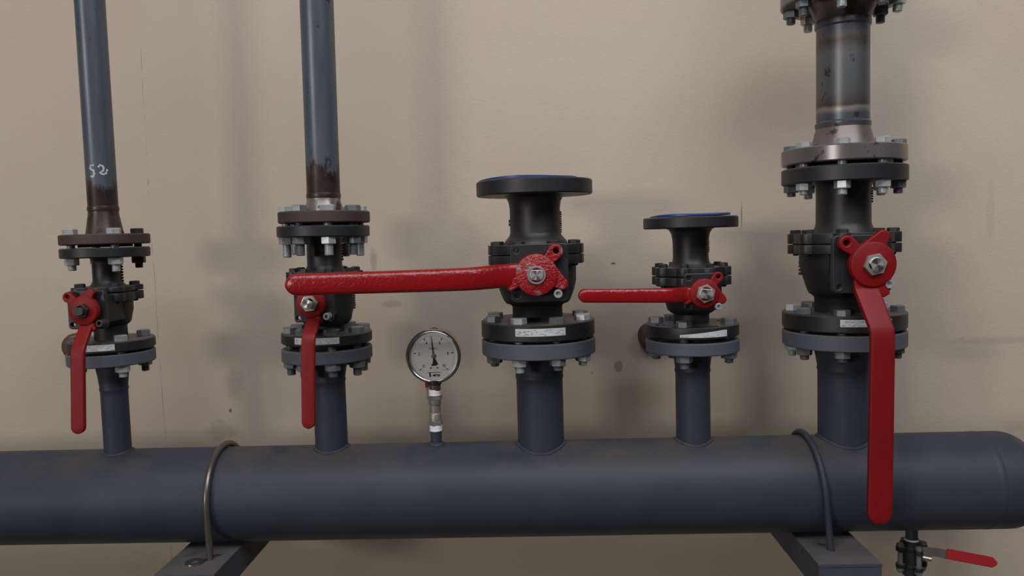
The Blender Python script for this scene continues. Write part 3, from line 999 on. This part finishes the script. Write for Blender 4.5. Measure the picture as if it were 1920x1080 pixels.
lathe('flange', disc_prof(0.1013, 0, 0.0265, 0.002), M['black_paint'], up, 96)
lathe('tube', [(0, 0.026), (0.054, 0.026), (0.0431, 0.07), (0.0431, 0.6), (0, 0.6)], M['riser_b'], up, 56)
lathe('gasket', [(0, -0.005), (0.063, -0.005), (0.063, 0.001), (0, 0.001)], M['gasket'], up, 48)

# blue protective covers on the two open flanges
def cover(label, x, z, R, tilt, seed):
    bm = bmesh.new()
    rnd = random.Random(seed)
    n, rings = 48, []
    for t, zz in ((0.0, 0.0055), (0.6, 0.0050), (0.92, 0.0045), (1.0, 0.0035), (1.0, 0.0008), (0.0, 0.0)):
        if t == 0:
            rings.append([bm.verts.new((0, 0, zz))])
        else:
            rings.append([bm.verts.new((R * t * math.cos(2 * PI * i / n), R * t * math.sin(2 * PI * i / n), zz + (0.0010 * t * math.sin(3 * 2 * PI * i / n + seed) if zz > 0.002 else 0))) for i in range(n)])
    for a, b in zip(rings, rings[1:]):
        for i in range(n):
            j = (i + 1) % n
            if len(a) == 1:
                bm.faces.new((a[0], b[i], b[j]))
            elif len(b) == 1:
                bm.faces.new((a[i], a[j], b[0]))
            else:
                bm.faces.new((a[i], a[j], b[j], b[i]))
    o = link('flange_cover', from_bm(bm, 'flange_cover'), M['blue_cap'], None, (x, 0, z), (0, tilt, 0), sharp=40)
    return tag(o, label, 'cover', 'blue flange covers')

cover('blue plastic cover on the open top flange of the large middle valve', -0.012, 1.5448, 0.0860, math.radians(-0.5), 1)
cover('blue plastic cover on the open top flange of the small valve', 0.271, 1.4734, 0.0690, math.radians(-0.6), 2)

# ------------------------------------------------------------------ pressure gauge and its fittings
GX, GY, GZ = -0.1895, -0.004, 1.2383
g = thing('pressure_gauge', 'round liquid-filled pressure gauge with white dial and steel case', 'gauge', (GX, GY, GZ))
RXm = Matrix.Rotation(PI / 2, 4, 'X')      # lathe +z -> -y (towards the camera)
lathe('case', [(0, -0.040), (0.043, -0.040), (0.0465, -0.037), (0.0465, 0.004), (0.0435, 0.004), (0.0435, -0.001), (0, -0.001)], M['gauge_steel'], g, 80, mat4=RXm)
lathe('bezel', [(0.0468, -0.004), (0.0490, -0.003), (0.0495, 0.001), (0.0491, 0.0046), (0.0478, 0.0062), (0.0464, 0.0062), (0.0457, 0.0052), (0.0450, 0.0056), (0.0440, 0.0050), (0.0432, 0.003), (0.0430, -0.003), (0.0468, -0.004)],
      M['gauge_steel'], g, 96, mat4=RXm)
dial = lathe('dial', [(0, -0.0008), (0.0434, -0.0008), (0.0434, 0.0002), (0, 0.0002)], M['dial'], g, 72, mat4=RXm)
DY = -0.0002      # dial face at local y
def flat_bm(bm, poly, y):
    bm.faces.new([bm.verts.new((x, y, z)) for x, z in poly])
RT = 0.0388
for i in range(51):
    a = math.radians(225 - 5.4 * i)
    major = i % 10 == 0
    r1, r0, w = (RT - 0.0022, RT - 0.0072, 0.00055) if major else (RT, RT - 0.0030, 0.00022)
    bm = bmesh.new()
    d, p = (math.cos(a), math.sin(a)), (-math.sin(a), math.cos(a))
    w0 = w * (1.6 if major else 1)
    flat_bm(bm, [(d[0] * r0 + p[0] * w, d[1] * r0 + p[1] * w), (d[0] * r0 - p[0] * w, d[1] * r0 - p[1] * w),
                 (d[0] * r1 - p[0] * w0, d[1] * r1 - p[1] * w0), (d[0] * r1 + p[0] * w0, d[1] * r1 + p[1] * w0)], DY - 0.0003)
    link('tick_mark', from_bm(bm, 'tick_mark'), M['black_plastic'], dial, smooth=False)


def text(name, s, parent, mat, x, z, y, size, sx=1.0, bold=0.0):
    cu = bpy.data.curves.new(name, 'FONT')
    cu.body, cu.size, cu.align_x, cu.align_y = s, size, 'CENTER', 'CENTER'
    cu.offset = bold
    o = bpy.data.objects.new(name, cu)
    C.objects.link(o)
    dg = bpy.context.evaluated_depsgraph_get()
    me = bpy.data.meshes.new_from_object(o.evaluated_get(dg))
    bpy.data.objects.remove(o)
    bpy.data.curves.remove(cu)
    me.transform(Matrix.Translation((x, y, z)) @ Matrix.Rotation(PI / 2, 4, 'X') @ Matrix.Diagonal((sx, 1, 1, 1)))
    me.materials.clear()
    return link(name, me, mat, parent, smooth=False)

for i, s in enumerate(('0', '2', '4', '6', '8', '10')):
    a = math.radians(225 - 54 * i)
    r = 0.0262 if s != '10' else 0.0252
    text('dial_numeral', s, dial, M['black_plastic'], r * math.cos(a), r * math.sin(a), DY - 0.0003, 0.0079, 0.78, 0.00012)
text('standard_text', 'EN 837-1', dial, M['black_plastic'], 0.0, 0.0132, DY - 0.0003, 0.0052, 0.8)
text('class_text', 'cl 1.0', dial, M['black_plastic'], 0.0185, -0.0252, DY - 0.0003, 0.0036, 0.85)
text('logo_text', '-METER', dial, M['black_plastic'], 0.0036, -0.0352, DY - 0.0003, 0.0054, 0.78, 0.00025)
bm = bmesh.new()
flat_bm(bm, [(-0.0120, -0.0302), (0.0125, -0.0302), (0.0125, -0.0293), (-0.0120, -0.0293)], DY - 0.0003)
flat_bm(bm, [(-0.0088, -0.0380), (-0.0060, -0.0380), (-0.0060, -0.0303), (-0.0088, -0.0303)], DY - 0.0003)
link('logo_letter', from_bm(bm, 'logo_letter'), M['black_plastic'], dial, smooth=False)
for sx in (-0.0060, 0.0062):
    lathe('dial_screw', [(0, 0.0), (0.0021, 0.0), (0.0018, 0.0008), (0, 0.0010)], M['stainless'], dial, 16, (sx, DY, -0.0215), mat4=RXm)
na = math.radians(90 + 5.6)
nd = plate_mesh('needle', [[(-0.0009, 0.0), (-0.0002, 0.0365), (0.0002, 0.0365), (0.0009, 0.0), (0.0014, -0.004), (0.0056, -0.0150), (0.0030, -0.0170), (-0.0055, -0.0170), (-0.0055, -0.0140), (-0.0035, -0.0145), (-0.0013, -0.005)]], 0.0007, 0.0001)
link('needle', nd, M['black_plastic'], g, (0, -0.0018, 0), (0, -math.radians(5.6), 0), smooth=False)
lathe('needle_hub', [(0, -0.001), (0.0040, -0.001), (0.0040, 0.001), (0.0028, 0.0018), (0, 0.0018)], M['fitting'], g, 28, (0, -0.0014, 0), mat4=RXm)
# glycerine: a slab behind the glass filled up to a level line
seg_pts = []
lv, rl = 0.0242, 0.0424
a0 = math.asin(lv / rl)
for i in range(61):
    a = PI - a0 + (PI + 2 * a0) * i / 60
    seg_pts.append((rl * math.cos(a), rl * math.sin(a)))
link('liquid_filling', plate_mesh('liquid_filling', [seg_pts], 0.0004, 0.00005), M['liquid'], g, (0, -0.0034, 0), smooth=False)
lathe('glass', [(0, 0.0038), (0.0433, 0.0038), (0.0433, 0.0046), (0, 0.0046)], M['glass'], g, 72, mat4=RXm)
lathe('filling_plug', [(0, 0.0455), (0.0072, 0.0455), (0.0072, 0.0478), (0.003, 0.0482), (0.0012, 0.0495), (0, 0.0495)], M['black_plastic'], g, 24, (0, 0.018, 0))
lathe('stem_collar', [(0, -0.0520), (0.0115, -0.0520), (0.0125, -0.0505), (0.0125, -0.0440), (0, -0.0440)], M['black_plastic'], g, 32, (0, 0.004, 0))
lathe('stem', [(0, -0.0632), (0.0098, -0.0632), (0.0104, -0.0615), (0.0104, -0.0515), (0, -0.0515)], M['brass'], g, 32, (0, 0.004, 0))

fit = thing('gauge_coupling', 'short stainless threaded coupling with white sealing tape under the pressure gauge', 'pipe fitting', (-0.1905, 0, 1.1010))
Zf = lambda z: z - 1.1010
def tape(z0, z1, r, n, seed):
    rnd = random.Random(seed)
    p = [(0, Zf(z0))]
    for i in range(n + 1):
        z = Zf(z0 + (z1 - z0) * i / n)
        p.append((r * (1 + rnd.uniform(-0.035, 0.035)), z))
    p.append((0, Zf(z1)))
    return p
lathe('sealing_tape', tape(1.1010, 1.1125, 0.0114, 8, 1), M['tape'], fit, 28, sharp=80)
lathe('sealing_tape', tape(1.1665, 1.1775, 0.0106, 8, 2), M['tape'], fit, 28, sharp=80)
for z0, z1, ph in ((1.1120, 1.1205, 0.35), (1.1585, 1.1672, 0.30)):
    bm = bmesh.new()
    hex_prof_mesh(bm, 0.0232, Zf(z0), Zf(z1), ch=0.0008, bottom=True, phase=ph)
    link('hexagon', from_bm(bm, 'hexagon'), M['fitting'], fit, smooth=False)
lathe('sleeve', [(0, Zf(1.1203)), (0.0115, Zf(1.1203)), (0.0115, Zf(1.1335)), (0.0108, Zf(1.1348)), (0.0101, Zf(1.1352)), (0.0101, Zf(1.1495)), (0.0112, Zf(1.1500)), (0.0116, Zf(1.1510)), (0.0116, Zf(1.1590)), (0, Zf(1.1590))],
      M['fitting'], fit, 40)
bm = bmesh.new()
box_bm(bm, -0.0160, -0.0125, 0.006, 0.012, Zf(1.1585), Zf(1.1850))
link('bleed_lever', from_bm(bm, 'bleed_lever'), M['fitting'], fit, smooth=False)
bm = bmesh.new()
box_bm(bm, -0.0175, -0.0110, 0.0045, 0.0135, Zf(1.1795), Zf(1.1905))
link('lever_tip', from_bm(bm, 'lever_tip'), M['grip_red'], fit, smooth=False)

# ------------------------------------------------------------------ small drain valve below the header
DX, DZ = 0.6585, 0.855
dv = thing('drain_valve', 'small black three-piece drain valve with red-sleeved lever under the header', 'valve', (DX, 0, DZ))
Zd = lambda z: z - DZ
lathe('sealing_tape', [(0, Zd(0.8835)), (0.0124, Zd(0.8835)), (0.0122, Zd(0.8870)), (0, Zd(0.8870))], M['tape'], dv, 28)
sq = [7 + 90 * i for i in range(4)]
ol = lobed_outline(0.0160, 0.0212, 0.0066, sq, 120)
for z0, z1 in ((0.8660, 0.8745), (0.8355, 0.8435)):
    me = plate_mesh('end_plate', [ol], z1 - z0, 0.0010)
    me.transform(Matrix.Rotation(-PI / 2, 4, 'X'))
    me.transform(Matrix.Translation((0, 0, Zd((z0 + z1) / 2))))
    link('end_plate', me, M['black_cast'], dv, sharp=40)
lathe('body', [(0, Zd(0.8430)), (0.0172, Zd(0.8430)), (0.0176, Zd(0.8460)), (0.0176, Zd(0.8630)), (0.0172, Zd(0.8665)), (0, Zd(0.8665))], M['black_cast'], dv, 36)
lathe('end_socket', [(0, Zd(0.874)), (0.0152, Zd(0.874)), (0.0150, Zd(0.8838)), (0.0130, Zd(0.8845)), (0, Zd(0.8845))], M['black_cast'], dv, 36)
lathe('end_socket', [(0, Zd(0.8190)), (0.0130, Zd(0.8190)), (0.0152, Zd(0.8210)), (0.0155, Zd(0.8360)), (0, Zd(0.8360))], M['black_cast'], dv, 36)
lathe('sealing_tape', [(0, Zd(0.8165)), (0.0124, Zd(0.8165)), (0.0124, Zd(0.8195)), (0, Zd(0.8195))], M['tape'], dv, 28)
lathe('outlet_pipe', [(0, Zd(0.70)), (0.0112, Zd(0.70)), (0.0112, Zd(0.8170)), (0, Zd(0.8170))], M['grey_paint'], dv, 28)
for a in sq:
    t = math.radians(a)
    bm = bmesh.new()
    hex_prof_mesh(bm, 0.0115, 0, 0.0055)
    lathe_bm(bm, [(0, 0.0005), (0.0044, 0.0005), (0.0044, -0.0480), (0, -0.0480)], 14)
    b = link('clamp_bolt', from_bm(bm, 'clamp_bolt'), M['grey_bolt'], dv, (0.0212 * math.sin(t), -0.0212 * math.cos(t), Zd(0.8745)), (0, 0, a))
    n = link('hex_nut', nut_mesh(0.0115, 0.0062), M['grey_bolt'], b, (0, 0, -0.0392))
lathe('stem', [(0, 0.015), (0.0065, 0.015), (0.0065, 0.0330), (0, 0.0330)], M['stainless'], dv, 20, (0, 0, Zd(0.8580)), (0, PI / 2, math.radians(-35)))
def ribbon(name, pts, h, th, mat, parent, taper=None):
    """flat bar standing on edge: pts of (x, y, z) centre line, height h, thickness th"""
    bm = bmesh.new()
    rings = []
    P = [Vector(p) for p in pts]
    for i, p in enumerate(P):
        t = (P[min(i + 1, len(P) - 1)] - P[max(i - 1, 0)]).normalized()
        nrm = Vector((t.y, -t.x, 0)).normalized() * th / 2
        upv = t.cross(nrm).normalized()
        if upv.z < 0:
            upv = -upv
        hh = (taper[i] if taper else h) / 2
        rings.append([bm.verts.new(p + nrm * a + upv * b * hh) for a, b in ((-1, -1), (1, -1), (1, 1), (-1, 1))])
    for a, b in zip(rings, rings[1:]):
        for q in range(4):
            bm.faces.new((a[q], a[(q + 1) % 4], b[(q + 1) % 4], b[q]))
    bm.faces.new(rings[0][::-1])
    bm.faces.new(rings[-1])
    bmesh.ops.bevel(bm, geom=[e for e in bm.edges], offset=th * 0.22, segments=2, affect='EDGES', clamp_overlap=True)
    return link(name, from_bm(bm, name), mat, parent, sharp=40)
lev = ribbon('lever', [(0.006, -0.029, 0.0210), (0.026, -0.0425, 0.0235), (0.0285, -0.0455, 0.0235), (0.0400, -0.052, 0.0225)], 0.0150, 0.0030, M['lever_steel'], dv)
a, b = Vector((0.0350, -0.050, 0.0245)), Vector((0.1040, -0.080, 0.0195))
pts, tp = [], []
for i in range(13):
    t = i / 12
    pts.append(a.lerp(b, t))
    tp.append(0.0168 * (1 if t < 0.9 else math.sqrt(max(0.02, 1 - ((t - 0.9) / 0.101) ** 2))))
ribbon('grip_sleeve', pts, 0.0168, 0.0075, M['grip_red'], lev, tp)

# ------------------------------------------------------------------ brackets, U-bolts, loose washer
BT = 0.9070
def bracket(label, x0, x1, y0, holes):
    br = thing('wall_bracket', label, 'bracket', ((x0 + x1) / 2, WALL_Y, BT - 0.05), group='grey channel brackets under the header')
    w = (x1 - x0) / 2
    ln = WALL_Y - y0
    outl = [[(-w, -ln), (w, -ln), (w, 0), (-w, 0)]] + [circle(hx - (x0 + x1) / 2, hy - WALL_Y, 0.0072, 18) for hx, hy in holes]
    me = plate_mesh('top_plate', outl, 0.006, 0.0006)
    me.transform(Matrix.Rotation(-PI / 2, 4, 'X'))
    me.transform(Matrix.Translation((0, 0, 0.047)))
    link('top_plate', me, M['bracket_grey'], br, sharp=40)
    for s in (-1, 1):
        bm = bmesh.new()
        box_bm(bm, s * w - (0.006 if s > 0 else 0), s * w + (0.006 if s < 0 else 0), -ln, 0, 0.0, 0.0445)
        link('side_web', from_bm(bm, 'side_web'), M['bracket_grey'], br, smooth=False)
    bm = bmesh.new()
    box_bm(bm, -w + 0.0055, w - 0.0055, -ln + 0.0004, -ln + 0.006, 0.0002, 0.0444)
    link('end_plate', from_bm(bm, 'end_plate'), M['bracket_grey'], br, smooth=False)
    return br

bracket('grey channel bracket under the left part of the header, with a loose washer', -0.646, -0.546, -0.150, [(-0.5835, -0.0905), (-0.572, -0.072)])
bracket('grey channel bracket under the right part of the header, near the drain valve', 0.441, 0.541, -0.146, [(0.4815, -0.0905), (0.4755, -0.066)])

def u_bolt(label, x, tilt, mat):
    r = 0.0056
    Ru = HR + r + 0.0006
    pts = [(0, -Ru, -0.115), (0, -Ru, -0.05)]
    for i in range(0, 25):
        a = PI * i / 24
        pts.append((0, -Ru * math.cos(a), Ru * math.sin(a)))
    pts += [(0, Ru, -0.05), (0, Ru, -0.115)]
    root = thing('u_bolt', label, 'u-bolt', (x, 0, HZ), (0, tilt, 0), 'u-bolts clamping the header')
    bm = bmesh.new()
    tube_bm(bm, pts, r, 14)
    link('rod', from_bm(bm, 'rod'), mat, root, sharp=60)
    for s in (-1, 1):
        lathe('thread', thread_prof(r + 0.0003, -0.058, -0.128, 0.0018), mat, root, 14, (0, s * Ru, 0))
        link('hex_nut', nut_mesh(0.018, 0.009), mat, root, (0, s * Ru, BT - HZ - 0.0065), (0, -tilt, 0))
    return root

M['rod_steel'] = paint('dull_rod_steel', srgb(112, 106, 102), 0.32, dust=0.3, var=0.15, bump=0.1, metal=0.7)
u_bolt('bare steel u-bolt over the left part of the header', -0.5790, math.radians(-1.2), M['rod_steel'])
u_bolt('grey painted u-bolt over the header beside the rightmost branch', 0.4745, math.radians(-4.2), M['grey_paint'])

wsh = lathe('washer', [(0.0070, 0), (0.0155, 0), (0.0160, 0.0008), (0.0155, 0.0024), (0.0070, 0.0024), (0.0070, 0)], M['rod_steel'], None, 32, (-0.5985, -0.1045, BT + 0.0001))
tag(wsh, 'loose steel washer lying on the left channel bracket', 'washer')

# rusty capped pipe stubs that stick out of the wall behind two flanges
def stub(label, x, z):
    o = lathe('wall_stub', [(0, 0.0), (0.0283, 0.0), (0.0283, 0.022), (0.0265, 0.028), (0.018, 0.032), (0, 0.034)], M['rust_stub'], None, 40, (x, WALL_Y, z), mat4=Matrix.Rotation(PI / 2, 4, 'X'), sharp=60)
    return tag(o, label, 'pipe stub', 'rusty stubs behind the flanges')
stub('rusty brown pipe stub peeping out behind the leftmost lower flange', -0.9865, 1.2408)
stub('rusty brown pipe stub peeping out behind the small valve lower flange', 0.2366, 1.2318)
